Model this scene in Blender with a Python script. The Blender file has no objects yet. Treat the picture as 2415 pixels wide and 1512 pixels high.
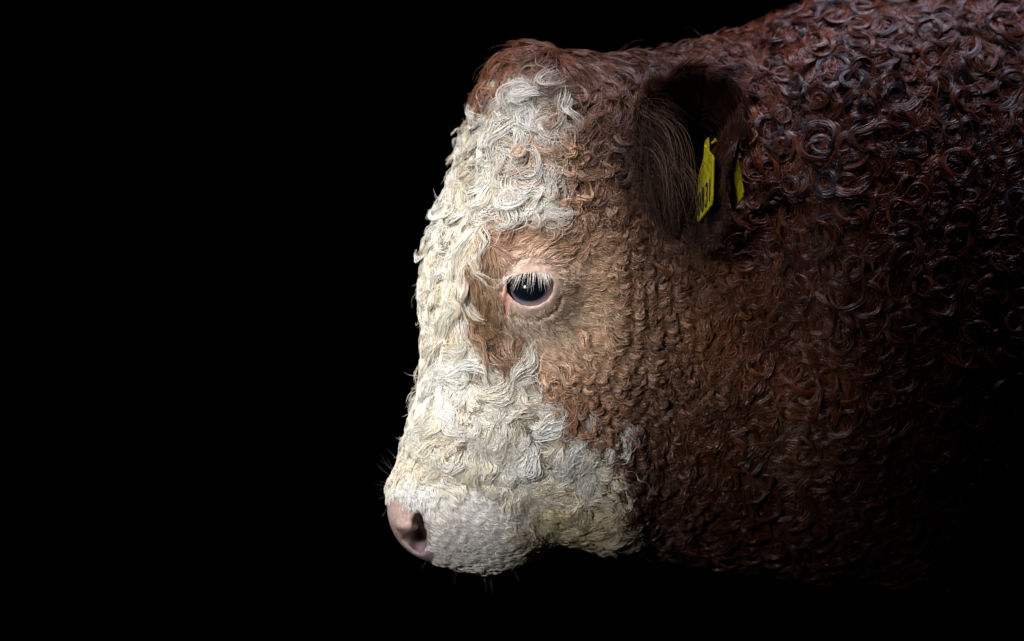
import bpy, math, random
import numpy as np
from mathutils import Vector
from mathutils.kdtree import KDTree

rng = np.random.default_rng(11)
random.seed(11)
scene = bpy.context.scene

# ------------------------------------------------------------------ units
# The animal is modelled in a working grid where one unit is 0.4 mm:
# X to the right, P downward, Y away from the viewer.
U = 0.0004
CX, CP, HZ = 1207.5, 756.0, 1.10


def at(X, P, Y):
    """point (X, Y, P) at depth Y that is seen at X, P of the reference plane"""
    k = 1 + Y * U / 5.0
    return CX + (X - CX) * k, Y, CP + (P - CP) * k


def world(X, Y, P):
    X, Y, P = np.asarray(X, float), np.asarray(Y, float), np.asarray(P, float)
    return np.stack([(X - CX) * U, Y * U, (CP - P) * U + HZ], -1)


def wvec(X, Y, P):
    return Vector(world(X, Y, P).tolist())


# ------------------------------------------------------------------ camera
DIST = 5.0
cam_data = bpy.data.cameras.new("camera")
cam = bpy.data.objects.new("camera", cam_data)
scene.collection.objects.link(cam)
cam.location = (0, -DIST, HZ)
cam.rotation_euler = (math.radians(90), 0, 0)
cam_data.sensor_width = 36
cam_data.lens = 36 * DIST / (2415 * U)
cam_data.clip_end = 200
cam_data.dof.use_dof = True
cam_data.dof.focus_distance = DIST - 0.088
cam_data.dof.aperture_fstop = 3.2
scene.camera = cam

# ------------------------------------------------------------------ world and lamps
wd = bpy.data.worlds.new("World")
scene.world = wd
wd.use_nodes = True
wd.node_tree.nodes["Background"].inputs[0].default_value = (0.6, 0.75, 1.0, 1)
wd.node_tree.nodes["Background"].inputs[1].default_value = 0.0015


def area(name, loc, target, size, watts, color, spread=180):
    l = bpy.data.lights.new(name, 'AREA')
    l.shape = 'DISK'
    l.size = size
    l.energy = watts
    l.color = color
    l.spread = math.radians(spread)
    o = bpy.data.objects.new(name, l)
    scene.collection.objects.link(o)
    o.location = loc
    o.rotation_euler = (Vector(target) - Vector(loc)).to_track_quat('-Z', 'Y').to_euler()
    return o


area("key_light", wvec(-250, -1900, -2050), wvec(975, -150, 610), 0.42, 0.74, (1.0, 0.985, 0.965), 22)
area("fill_light", wvec(-700, -3600, 0), wvec(985, -150, 790), 0.45, 0.53, (0.97, 0.98, 1.0), 16)
area("sky_light", wvec(2000, -330, -2300), wvec(1950, -60, 50), 0.45, 1.35, (0.84, 0.79, 1.0), 60)

scene.view_settings.view_transform = 'Standard'
scene.view_settings.look = 'None'
scene.view_settings.exposure = 0.0
scene.view_settings.gamma = 1.0
scene.render.engine = 'CYCLES'
cy = scene.cycles
cy.max_bounces = 8
cy.diffuse_bounces = 3
cy.glossy_bounces = 4
cy.transmission_bounces = 6
cy.transparent_max_bounces = 6
cy.use_adaptive_sampling = False
cy.use_denoising = True
cy.denoiser = 'OPENIMAGEDENOISE'
cy.denoising_input_passes = 'RGB_ALBEDO_NORMAL'
try:
    scene.cycles_curves.shape = 'RIBBONS'
    scene.cycles_curves.subdivisions = 2
except Exception:
    pass


# ------------------------------------------------------------------ helpers
def smoothstep(e0, e1, x):
    t = np.clip((x - e0) / (e1 - e0), 0, 1)
    return t * t * (3 - 2 * t)


def smin(a, b, k):
    h = np.maximum(k - np.abs(a - b), 0) / k
    return np.minimum(a, b) - h * h * k * 0.25


def link(name, data, parent=None):
    o = bpy.data.objects.new(name, data)
    scene.collection.objects.link(o)
    if parent is not None:
        o.parent = parent
    return o


def tag(o, label=None, cat=None, kind=None):
    if label:
        o["label"] = label
    if cat:
        o["category"] = cat
    if kind:
        o["kind"] = kind
    return o


def mesh_obj(name, verts, faces, mat, parent=None, smooth=True):
    me = bpy.data.meshes.new(name)
    me.from_pydata([tuple(v) for v in verts], [], [tuple(f) for f in faces])
    if smooth:
        me.polygons.foreach_set("use_smooth", np.ones(len(me.polygons), bool))
    me.materials.append(mat)
    me.update()
    return link(name, me, parent)


def seg_dist(X, P, pts, closed=False):
    """distance from (X, P) to a polyline"""
    pts = np.asarray(pts, float)
    if closed:
        pts = np.vstack([pts, pts[:1]])
    best = np.full(np.shape(X), 1e9)
    for (x0, p0), (x1, p1) in zip(pts[:-1], pts[1:]):
        dx, dp = x1 - x0, p1 - p0
        t = np.clip(((X - x0) * dx + (P - p0) * dp) / (dx * dx + dp * dp + 1e-9), 0, 1)
        best = np.minimum(best, np.hypot(X - x0 - t * dx, P - p0 - t * dp))
    return best


def inside(X, P, pts):
    pts = np.asarray(pts, float)
    r = np.zeros(np.shape(X), bool)
    n = len(pts)
    for i in range(n):
        x0, p0 = pts[i]
        x1, p1 = pts[(i + 1) % n]
        if p0 == p1:
            continue
        c = ((p0 > P) != (p1 > P)) & (X < (x1 - x0) * (P - p0) / (p1 - p0) + x0)
        r ^= c
    return r


def signed_poly(X, P, pts):
    d = seg_dist(X, P, pts, True)
    return np.where(inside(X, P, pts), -d, d)


def vnoise(p, scale, seed):
    """smooth value noise on points (N, k), about -1..1"""
    r = np.random.default_rng(seed)
    tab = r.uniform(-1, 1, 4096)
    q = np.asarray(p, float) / scale
    i = np.floor(q).astype(np.int64)
    f = q - i
    f = f * f * (3 - 2 * f)
    k = q.shape[1]
    mul = np.array([1, 57, 113][:k])
    out = 0
    for c in range(2 ** k):
        o = np.array([(c >> j) & 1 for j in range(k)])
        w = np.prod(np.where(o, f, 1 - f), axis=1)
        h = ((i + o) * mul).sum(1)
        h = (h * 2654435761 + 12345) >> 7
        out = out + w * tab[h & 4095]
    return out


# ------------------------------------------------------------------ materials
def node_mat(name):
    m = bpy.data.materials.new(name)
    m.use_nodes = True
    nt = m.node_tree
    return m, nt, nt.nodes, nt.links


def skin_material():
    m, nt, N, L = node_mat("bull_skin")
    b = N["Principled BSDF"]
    at = N.new("ShaderNodeAttribute")
    at.attribute_name = "skin_color"
    no = N.new("ShaderNodeTexNoise")
    no.inputs["Scale"].default_value = 260
    no.inputs["Detail"].default_value = 5
    tc = N.new("ShaderNodeTexCoord")
    L.new(tc.outputs["Object"], no.inputs["Vector"])
    hsv = N.new("ShaderNodeHueSaturation")
    mr = N.new("ShaderNodeMapRange")
    mr.inputs[1].default_value, mr.inputs[2].default_value = 0.3, 0.7
    mr.inputs[3].default_value, mr.inputs[4].default_value = 0.75, 1.2
    L.new(no.outputs["Fac"], mr.inputs[0])
    L.new(mr.outputs[0], hsv.inputs["Value"])
    L.new(at.outputs["Color"], hsv.inputs["Color"])
    L.new(hsv.outputs[0], b.inputs["Base Color"])
    b.inputs["Roughness"].default_value = 0.5
    b.inputs["Specular IOR Level"].default_value = 0.35
    b.inputs["Subsurface Weight"].default_value = 0.12
    b.inputs["Subsurface Radius"].default_value = (0.006, 0.0025, 0.0015)
    b.inputs["Subsurface Scale"].default_value = 0.4
    bu = N.new("ShaderNodeBump")
    bu.inputs["Strength"].default_value = 0.35
    bu.inputs["Distance"].default_value = 0.0008
    L.new(no.outputs["Fac"], bu.inputs["Height"])
    L.new(bu.outputs[0], b.inputs["Normal"])
    return m


def hair_material(name, rough=0.4, spec=0.5):
    m, nt, N, L = node_mat(name)
    b = N["Principled BSDF"]
    at = N.new("ShaderNodeAttribute")
    at.attribute_name = "hair_color"
    L.new(at.outputs["Color"], b.inputs["Base Color"])
    b.inputs["Roughness"].default_value = rough
    b.inputs["Specular IOR Level"].default_value = spec
    return m


def plain(name, col, rough=0.5, spec=0.5):
    m, nt, N, L = node_mat(name)
    b = N["Principled BSDF"]
    b.inputs["Base Color"].default_value = (*col, 1)
    b.inputs["Roughness"].default_value = rough
    b.inputs["Specular IOR Level"].default_value = spec
    return m


# ------------------------------------------------------------------ backdrop
bd_mat = plain("dark_backdrop_cloth", (0.0015, 0.0015, 0.002), 1.0, 0.0)
bd = mesh_obj("dark_backdrop", [(-9, 4.2, -4), (9, 4.2, -4), (9, 4.2, 7), (-9, 4.2, 7)], [(0, 1, 2, 3)], bd_mat)
tag(bd, "plain black background behind the bull", "backdrop", "structure")

# ------------------------------------------------------------------ the body as an implicit surface
PSI = math.radians(20)
CS, SN = math.cos(PSI), math.sin(PSI)


def local(X, Y):
    return -(X - 1250) * CS - Y * SN, (X - 1250) * SN - Y * CS


def axis(*parts):
    out = [np.arange(a, b, s, dtype=float) for a, b, s in parts]
    return np.concatenate(out)


GX = axis((880, 1340, 4), (1340, 1800, 8), (1800, 2760, 16))
GY = axis((-460, -110, 5), (-110, 140, 10), (140, 900, 24))
GP = axis((-180, 560, 9), (560, 780, 3.5), (780, 1040, 7), (1040, 1380, 4.5), (1380, 1450, 10))

# head cross-sections: level, silhouette x, rear (local a), half width
HEAD = np.array([
    (100, 1190, -170, 120), (150, 1163, -200, 150), (250, 1122, -230, 185), (350, 1092, -250, 210), (450, 1064, -260, 228),
    (550, 1021, -270, 240), (650, 1002, -270, 240), (700, 996, -265, 236), (800, 1004, -255, 212), (900, 998, -240, 190),
    (1000, 972, -200, 172), (1080, 949, -150, 160), (1160, 930, -80, 158), (1260, 940, -40, 150)], float)
NEXP = 2.5
_t = np.linspace(0, 2 * np.pi, 400)
_ca = np.sign(np.cos(_t)) * np.abs(np.cos(_t)) ** (2 / NEXP)
_sb = np.sign(np.sin(_t)) * np.abs(np.sin(_t)) ** (2 / NEXP)


def front_from_silhouette(sx, ab, w):
    lo, hi = ab + 60, 600.0
    for _ in range(30):
        af = (lo + hi) / 2
        h, ac = (af - ab) / 2, (af + ab) / 2
        m = (1250 - (ac + h * _ca) * CS + w * _sb * SN).min()
        if m > sx:
            lo = af
        else:
            hi = af
    return af


HEAD_AF = np.array([front_from_silhouette(r[1], r[2], r[3]) for r in HEAD])

# neck along X: x, top, bottom, centre y, half depth
NECK = np.array([
    (1380, 195, 1180, 60, 230), (1450, 142, 1270, 90, 270), (1600, 121, 1315, 150, 320), (1780, 68, 1345, 240, 370), (1850, 28, 1355, 260, 385),
    (2000, -25, 1370, 270, 415), (2200, -70, 1390, 330, 440), (2500, -110, 1410, 420, 480), (2800, -110, 1420, 500, 500)], float)


def ellipsoid(X, Y, P, c, r, rot=0.0):
    """head-aligned ellipsoid: c = (X, b, P), r = (along a, along b, along P), rot = tilt in the a-P plane"""
    ac = ((1250 + c[1] * SN) - c[0]) / CS
    a, b = local(X, Y)
    da, dp, db = a - ac, P - c[2], b - c[1]
    if rot:
        cr, sr = math.cos(rot), math.sin(rot)
        da, dp = da * cr - dp * sr, da * sr + dp * cr
    k0 = np.sqrt((da / r[0]) ** 2 + (db / r[1]) ** 2 + (dp / r[2]) ** 2)
    k1 = np.sqrt((da / r[0] ** 2) ** 2 + (db / r[1] ** 2) ** 2 + (dp / r[2] ** 2) ** 2)
    return k0 * (k0 - 1) / (k1 + 1e-9)


def ball(X, Y, P, c, r):
    """world-aligned ellipsoid, c and r in (X, Y, P)"""
    d = [(X - c[0]), (Y - c[1]), (P - c[2])]
    k0 = np.sqrt(sum((q / s) ** 2 for q, s in zip(d, r)))
    k1 = np.sqrt(sum((q / s ** 2) ** 2 for q, s in zip(d, r)))
    return k0 * (k0 - 1) / (k1 + 1e-9)


EYE_OPEN = [(1196, 664), (1203, 655), (1229, 649), (1269, 648), (1294, 653), (1304, 668), (1302, 689), (1290, 708), (1270, 720), (1249, 724),
            (1229, 720), (1211, 709), (1201, 697), (1195, 682)]
UPPER_FOLD = [(1181, 690), (1184, 660), (1193, 640), (1218, 620), (1250, 611), (1285, 615), (1308, 630)]
LOWER_FOLD = [(1215, 745), (1240, 754), (1265, 756), (1292, 748), (1313, 728), (1322, 705)]
CORNER_FOLD = [(1198, 690), (1192, 715), (1190, 742)]
NOSE_CREASE = [(945, 1062), (985, 1085), (1040, 1105), (1090, 1130), (1140, 1143), (1200, 1146), (1250, 1130)]
MOUTH = [(1040, 1352), (1120, 1322), (1200, 1300), (1290, 1262)]


def base_sdf(X, Y, P):
    a, b = local(X, Y)
    lv = HEAD[:, 0]
    af = np.interp(P, lv, HEAD_AF)
    ab = np.interp(P, lv, HEAD[:, 2])
    w = np.interp(P, lv, HEAD[:, 3])
    h, ac = (af - ab) / 2, (af + ab) / 2
    rho = (np.abs(b / w) ** NEXP + np.abs((a - ac) / h) ** NEXP) ** (1 / NEXP)
    f = (rho - 1) * np.minimum(w, h)
    cap = np.maximum(190 - P, P - 1215)            # the loft stops short of poll and muzzle
    f = np.where(cap > -60, np.maximum(f, -1e9) + np.maximum(cap + 60, 0) ** 2 / 120, f)
    f = smin(f, ellipsoid(X, Y, P, (1276, 0, 200), (124, 148, 84)), 60)          # poll
    f = smin(f, ellipsoid(X, Y, P, (1032, 0, 1196), (112, 150, 122)), 40)        # nose
    f = smin(f, ellipsoid(X, Y, P, (1150, 0, 1240), (138, 150, 110), 0.15), 45)  # lips and chin
    f = smin(f, ellipsoid(X, Y, P, (1095, 0, 1215), (125, 156, 105)), 50)
    f = smin(f, ellipsoid(X, Y, P, (1380, 120, 900), (190, 120, 270)), 80)       # cheek muscle
    f = smin(f, ellipsoid(X, Y, P, (1385, 30, 1170), (105, 120, 110)), 90)       # throat
    f = smin(f, ellipsoid(X, Y, P, (1285, 20, 1165), (95, 118, 100)), 70)       # corner of the mouth
    f = smin(f, ellipsoid(X, Y, P, (1235, 186, 640), (130, 62, 110)), 80)        # eye socket ridge
    # neck and shoulder
    nx = NECK[:, 0]
    top, bot = np.interp(X, nx, NECK[:, 1]), np.interp(X, nx, NECK[:, 2])
    yc, dd = np.interp(X, nx, NECK[:, 3]), np.interp(X, nx, NECK[:, 4])
    cp, hh = (top + bot) / 2, (bot - top) / 2
    rn = (np.abs((Y - yc) / dd) ** 2.2 + np.abs((P - cp) / hh) ** 2.2) ** (1 / 2.2)
    g = (rn - 1) * np.minimum(dd, hh)
    g = g + np.maximum(1480 - X, 0) ** 2 / 240
    f = smin(f, g, 110)
    return f


ys = np.linspace(-460, -60, 400)
EYE_X, EYE_P, EYE_R = 1251.0, 684.0, 64.0
EYE_Y = ys[np.argmax(base_sdf(np.full_like(ys, EYE_X), ys, np.full_like(ys, EYE_P)) < 0)] + 47


NOS_Y = ys[np.argmax(base_sdf(np.full_like(ys, 985.), ys, np.full_like(ys, 1240.)) < 0)]


def full_sdf(X, Y, P):
    f = base_sdf(X, Y, P)
    near = smoothstep(-60, -150, Y)
    f = smin(f, ball(X, Y, P, (EYE_X, EYE_Y, EYE_P), (72, 62, 72)), 64)          # lids over the eyeball
    d = seg_dist(X, P, UPPER_FOLD)
    f = f + near * (5.0 * np.exp(-(d / 5.0) ** 2))
    band = signed_poly(X, P, EYE_OPEN)
    f = f - near * 1.5 * np.exp(-((band - 9) / 8) ** 2)
    d = seg_dist(X, P, LOWER_FOLD)
    f = f + near * 5.0 * np.exp(-(d / 5.0) ** 2)
    d = seg_dist(X, P, CORNER_FOLD)
    f = f + near * 6.0 * np.exp(-(d / 4.0) ** 2)
    d = seg_dist(X, P, NOSE_CREASE)
    f = f + near * 7.0 * np.exp(-(d / 9.0) ** 2)
    d = seg_dist(X, P, NOSE_CREASE + np.array([0, -26]))
    f = f - near * 5.0 * np.exp(-(d / 18.0) ** 2)
    d = seg_dist(X, P, MOUTH)
    f = f + near * 2.0 * np.exp(-(d / 5.0) ** 2)
    # eye opening, cut down to the eyeball
    f = np.maximum(f, -np.maximum(band, np.maximum(Y - EYE_Y, Y + 0)))
    f = np.maximum(f, -ball(X, Y, P, (1645, -150, 365), (62, 130, 140)))         # hollow behind the ear opening
    # nostril on the near side
    nos = ball(X, Y, P, (988, NOS_Y + 40, 1260), (24, 90, 42))
    nos = smin(nos, ball(X, Y, P, (994, NOS_Y + 30, 1226), (17, 75, 30)), 12)
    nos = smin(nos, ball(X, Y, P, (968, NOS_Y + 25, 1270), (24, 70, 14)), 12)
    f = -smin(-f, nos, 10)
    f = smin(f, ball(X, Y, P, (964, NOS_Y + 43, 1235), (25, 34, 14)), 14)               # fold of the nostril wing
    return f


def far_mirror(X, Y, P):
    return X, Y, P


gx, gy, gp = np.meshgrid(GX, GY, GP, indexing='ij')
PHI = np.empty(gx.shape, np.float32)
for i0 in range(0, len(GX), 24):
    sl = slice(i0, i0 + 24)
    PHI[sl] = full_sdf(gx[sl], gy[sl], gp[sl])
del gx, gy, gp
grad = np.gradient(PHI, GX.astype(np.float32), GY.astype(np.float32), GP.astype(np.float32))
gm = np.sqrt(grad[0] ** 2 + grad[1] ** 2 + grad[2] ** 2)
DST = PHI / np.clip(gm, 0.35, None)
del gm, grad


def sample(F, q):
    """trilinear value of grid F at points q (N, 3) = X, Y, P"""
    ix = np.interp(q[:, 0], GX, np.arange(len(GX)))
    iy = np.interp(q[:, 1], GY, np.arange(len(GY)))
    ip = np.interp(q[:, 2], GP, np.arange(len(GP)))
    i = np.minimum(ix.astype(int), len(GX) - 2)
    j = np.minimum(iy.astype(int), len(GY) - 2)
    k = np.minimum(ip.astype(int), len(GP) - 2)
    u, v, w = ix - i, iy - j, ip - k
    r = 0
    for di in (0, 1):
        for dj in (0, 1):
            for dk in (0, 1):
                r = r + F[i + di, j + dj, k + dk] * (u if di else 1 - u) * (v if dj else 1 - v) * (w if dk else 1 - w)
    return r


def dist_grad(q, e=5.0):
    d = sample(DST, q)
    g = np.stack([sample(DST, q + np.eye(3)[c] * e) - sample(DST, q - np.eye(3)[c] * e) for c in range(3)], -1)
    n = g / (np.linalg.norm(g, axis=1, keepdims=True) + 1e-9)
    return d, n


def surface_nets(F):
    s = F < 0
    nx, ny, nz = F.shape
    cnt = np.zeros((nx - 1, ny - 1, nz - 1), np.int8)
    for a in (0, 1):
        for b in (0, 1):
            for c in (0, 1):
                cnt += s[a:nx - 1 + a, b:ny - 1 + b, c:nz - 1 + c]
    act = (cnt > 0) & (cnt < 8)
    I = np.argwhere(act)
    idx = np.full(act.shape, -1, np.int64)
    idx[act] = np.arange(len(I))
    acc = np.zeros((len(I), 3))
    num = np.zeros(len(I))
    C = [(a, b, c) for a in (0, 1) for b in (0, 1) for c in (0, 1)]
    for p in range(8):
        for ax in range(3):
            if C[p][ax]:
                continue
            qc = list(C[p])
            qc[ax] = 1
            A, B = I + np.array(C[p]), I + np.array(qc)
            fa, fb = F[A[:, 0], A[:, 1], A[:, 2]], F[B[:, 0], B[:, 1], B[:, 2]]
            m = (fa < 0) != (fb < 0)
            t = np.where(m, fa / np.where(m, fa - fb, 1), 0)
            pos = A.astype(float)
            pos[:, ax] += t
            acc += np.where(m[:, None], pos, 0)
            num += m
    v = acc / num[:, None]
    V = np.stack([np.interp(v[:, 0], np.arange(nx), GX), np.interp(v[:, 1], np.arange(ny), GY), np.interp(v[:, 2], np.arange(nz), GP)], -1)
    faces = []
    for ax in range(3):
        o = [x for x in range(3) if x != ax]
        lo = [slice(1, F.shape[d] - 1) for d in range(3)]
        lo[ax] = slice(0, F.shape[ax] - 1)
        hi = list(lo)
        hi[ax] = slice(1, F.shape[ax])
        ch = s[tuple(lo)] != s[tuple(hi)]
        E = np.argwhere(ch)
        first = s[tuple(lo)][ch]
        E = E + np.array([0 if d == ax else 1 for d in range(3)])
        e1, e2 = np.zeros(3, int), np.zeros(3, int)
        e1[o[0]], e2[o[1]] = 1, 1
        q = [E - e1 - e2, E - e2, E, E - e1]
        f = np.stack([idx[x[:, 0], x[:, 1], x[:, 2]] for x in q], -1)
        flip = first if ax != 1 else ~first
        f[~flip] = f[~flip][:, ::-1]
        faces.append(f)
    faces = np.concatenate(faces)
    return V, faces[(faces >= 0).all(1)]


BV, BF = surface_nets(PHI)
for _ in range(2):                                        # settle the vertices on the surface
    d, n = dist_grad(BV, 3.0)
    BV = BV - n * np.clip(d, -3, 3)[:, None] * 0.7

# ------------------------------------------------------------------ coat pattern
WHITE = [(700, 262), (1115, 250), (1160, 226), (1215, 184), (1300, 174), (1352, 204), (1380, 240), (1325, 262), (1280, 300), (1244, 340), (1242, 400),
         (1288, 445), (1284, 478), (1212, 500), (1160, 524), (1126, 590), (1098, 640), (1084, 690), (1086, 760), (1096, 812), (1116, 842), (1160, 874),
         (1200, 905), (1262, 950), (1306, 985), (1292, 1015), (1350, 1030), (1410, 1050), (1426, 1110), (1450, 1190), (1468, 1270), (1455, 1330),
         (1400, 1500), (700, 1500)]


def lin(*c):
    c = np.array(c, float) / 255
    return np.where(c <= 0.04045, c / 12.92, ((c + 0.055) / 1.055) ** 2.4)


# flow and character of the coat at control points:
# X, P, dir x, dir p, length, turns, wave angle, wave length, lift, lock width
CTRL = np.array([
    (1260, 130, -.8, .2, 80, .25, .40, 90, 8, 17), (1180, 150, -.7, .7, 70, .25, .40, 90, 7, 17), (1380, 140, .7, .4, 85, .05, .3, 80, 8, 15),
    (1300, 200, -.8, .5, 80, .45, .6, 70, 9, 15), (1350, 230, -.4, .8, 85, .3, .6, 70, 9, 16), (1200, 230, -.5, .7, 85, .7, .6, 70, 12, 15),
    (1130, 250, -.6, .8, 60, .6, .6, 60, 11, 14), (1240, 320, -.6, .6, 95, .7, .7, 75, 12, 16), (1130, 340, -.3, .9, 80, .8, .6, 65, 12, 15),
    (1090, 420, -.2, 1, 75, .8, .6, 60, 11, 15), (1210, 430, .3, .8, 100, .6, .7, 80, 13, 17), (1150, 500, .0, 1, 95, .6, .6, 75, 12, 16),
    (1070, 560, .1, 1, 80, .5, .6, 60, 10, 15), (1030, 560, -.1, 1, 60, .5, .7, 45, 8, 14), (1080, 620, .05, 1, 70, .2, .5, 60, 9, 15),
    (1010, 680, .0, 1, 55, .6, .8, 42, 8, 13), (1065, 720, .0, 1, 62, .2, .5, 70, 8, 15), (1060, 790, .3, .9, 90, .5, .6, 70, 10, 15),
    (1110, 830, .8, .5, 85, .3, .4, 80, 10, 16), (1150, 860, .9, .3, 80, .35, .4, 80, 11, 16), (1010, 860, .0, 1, 60, .5, .7, 50, 8, 14),
    (1060, 930, .2, 1, 80, .5, .6, 70, 9, 15), (1140, 950, .4, .9, 85, .6, .7, 70, 9, 16), (1220, 980, .7, .7, 80, .7, .7, 65, 9, 15),
    (1000, 1000, .1, 1, 50, .4, .8, 40, 8, 13), (1080, 1050, .5, .9, 65, .7, .8, 55, 9, 15), (1170, 1060, .6, .7, 75, .8, .8, 55, 9, 15),
    (1280, 1060, .9, .5, 80, .7, .8, 60, 9, 15), (1380, 1080, 1, .3, 75, .5, .9, 55, 9, 15), (1400, 1160, .8, .7, 75, .5, .8, 55, 9, 15),
    (1320, 1160, .8, .7, 70, .7, .7, 55, 9, 14), (1450, 1250, .5, .9, 65, .4, .6, 55, 8, 14),
    # muzzle
    (950, 1085, .2, 1, 26, .1, .8, 24, 4, 9), (1000, 1125, .5, .8, 26, .1, .8, 22, 4, 9), (1100, 1160, .7, .7, 30, .1, .5, 28, 3, 9),
    (1050, 1180, .5, .6, 17, 0, .2, 22, 3, 9), (1060, 1240, .8, .5, 18, 0, .2, 22, 3, 9), (1150, 1220, .9, .5, 24, .05, .4, 28, 3, 9),
    (1220, 1190, .9, .45, 40, .1, .4, 34, 4, 11), (1130, 1300, .9, .3, 20, 0, .2, 22, 3, 9), (1240, 1290, .9, .2, 18, .0, .2, 25, 2, 8),
    (1290, 1220, .9, .3, 45, .2, .5, 40, 5, 12), (940, 1180, .2, 1, 8, 0, .1, 20, 1, 8), (1020, 1310, .8, .5, 10, 0, .1, 20, 1, 8),
    # eye and cheek
    (1140, 600, -.1, 1, 34, 0, .15, 50, 3, 10), (1135, 700, .0, 1, 30, 0, .15, 50, 3, 10), (1150, 790, .2, 1, 30, 0, .2, 50, 3, 10),
    (1190, 560, .5, -.6, 38, .05, .2, 50, 4, 11), (1250, 575, .8, -.5, 30, .05, .25, 40, 3, 10), (1320, 570, 1, -.2, 38, .1, .45, 34, 4, 11),
    (1240, 632, .6, -.5, 7, 0, .1, 30, 1, 7), (1345, 660, 1, .1, 20, 0, .3, 30, 2, 9), (1400, 640, 1, .1, 38, .1, .6, 34, 4, 11),
    (1260, 740, .5, .6, 7, 0, .1, 30, 1, 7), (1330, 740, .9, .5, 20, .0, .25, 30, 2, 9), (1230, 790, .5, .8, 14, 0, .15, 30, 2, 8),
    (1290, 830, .75, .65, 26, .05, .35, 32, 3, 10), (1380, 780, .9, .5, 36, .1, .7, 32, 4, 11), (1230, 860, .5, .9, 34, .1, .4, 40, 4, 11),
    (1330, 900, .8, .6, 48, .2, .8, 42, 5, 12), (1270, 920, .8, .6, 55, .3, .7, 50, 6, 13), (1420, 880, 1, .3, 50, .2, .9, 40, 6, 12),
    # brow to ear, tight curls
    (1330, 330, .1, 1, 75, .9, .7, 55, 10, 14), (1390, 400, .2, 1, 80, 1.1, .7, 50, 9, 14), (1330, 480, .5, .7, 70, .8, .8, 50, 8, 13),
    (1420, 500, .4, 1, 75, 1.0, .8, 46, 8, 13), (1440, 330, .1, 1, 85, .6, .6, 70, 9, 14), (1470, 200, .4, .6, 90, .5, .5, 80, 9, 15),
    # cheek columns
    (1460, 620, .9, .5, 55, .2, 1.0, 46, 7, 13), (1480, 750, 1, .1, 50, .1, 1.0, 48, 8, 13), (1540, 720, 1, .1, 55, .1, 1.0, 50, 8, 13),
    (1480, 900, 1, .2, 52, .1, 1.0, 48, 8, 13), (1560, 900, 1, .3, 60, .3, 1.0, 50, 8, 13), (1500, 1020, .8, .6, 60, .3, .9, 52, 8, 14),
    (1620, 700, 1, .3, 65, .6, .9, 52, 8, 13), (1650, 950, .9, .5, 70, .7, .9, 52, 8, 14), (1550, 1150, .6, .8, 65, .4, .8, 55, 8, 14),
    (1700, 620, .8, .6, 80, .9, .8, 56, 9, 14), (1760, 800, .8, .6, 80, .9, .8, 56, 9, 15), (1600, 600, .6, .8, 70, .7, .8, 50, 8, 13),
    # neck and shoulder, rings
    (1560, 140, .8, .2, 110, .9, .4, 80, 9, 15), (1700, 110, .8, .3, 120, 1.3, .3, 80, 10, 15), (1850, 200, .8, .4, 150, 1.6, .3, 80, 11, 15),
    (1850, 60, .8, .2, 110, 1.0, .3, 80, 9, 15), (2050, 100, .8, .3, 130, 1.4, .3, 80, 10, 16), (2000, 300, .7, .6, 160, 1.7, .3, 80, 11, 16),
    (1850, 400, .7, .7, 150, 1.5, .4, 80, 11, 16), (2200, 250, .7, .6, 150, 1.6, .3, 80, 11, 16), (2100, 450, .7, .7, 140, 1.4, .5, 75, 10, 16),
    (2300, 100, .7, .6, 140, 1.3, .4, 80, 10, 16), (2350, 500, .6, .8, 120, 1.2, .5, 75, 10, 16), (1850, 560, .7, .7, 110, 1.0, .7, 66, 9, 15),
    (2050, 650, .6, .8, 110, 1.0, .7, 66, 9, 16), (2250, 800, .6, .8, 110, 1.0, .7, 66, 9, 16), (1900, 850, .7, .8, 100, .9, .8, 60, 9, 15),
    (1750, 1050, .6, .8, 90, .8, .8, 60, 9, 15), (2000, 1100, .5, .9, 95, .8, .7, 64, 9, 16), (1650, 1250, .4, .9, 90, .7, .6, 64, 9, 15),
    (2300, 1200, .4, .9, 95, .8, .7, 64, 9, 16)], float)


def field(X, P):
    """blend of the control points at picture positions: unit dir (2), and the other six values"""
    X, P = np.asarray(X), np.asarray(P)
    out = np.zeros((len(X), 8))
    for s in range(0, len(X), 20000):
        x, p = X[s:s + 20000, None], P[s:s + 20000, None]
        w = 1.0 / (((x - CTRL[None, :, 0]) ** 2 + (p - CTRL[None, :, 1]) ** 2 + 60) ** 2)
        w /= w.sum(1, keepdims=True)
        out[s:s + 20000] = w @ CTRL[:, 2:]
    d = out[:, :2] / (np.linalg.norm(out[:, :2], axis=1, keepdims=True) + 1e-9)
    return d, out[:, 2:]


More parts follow.
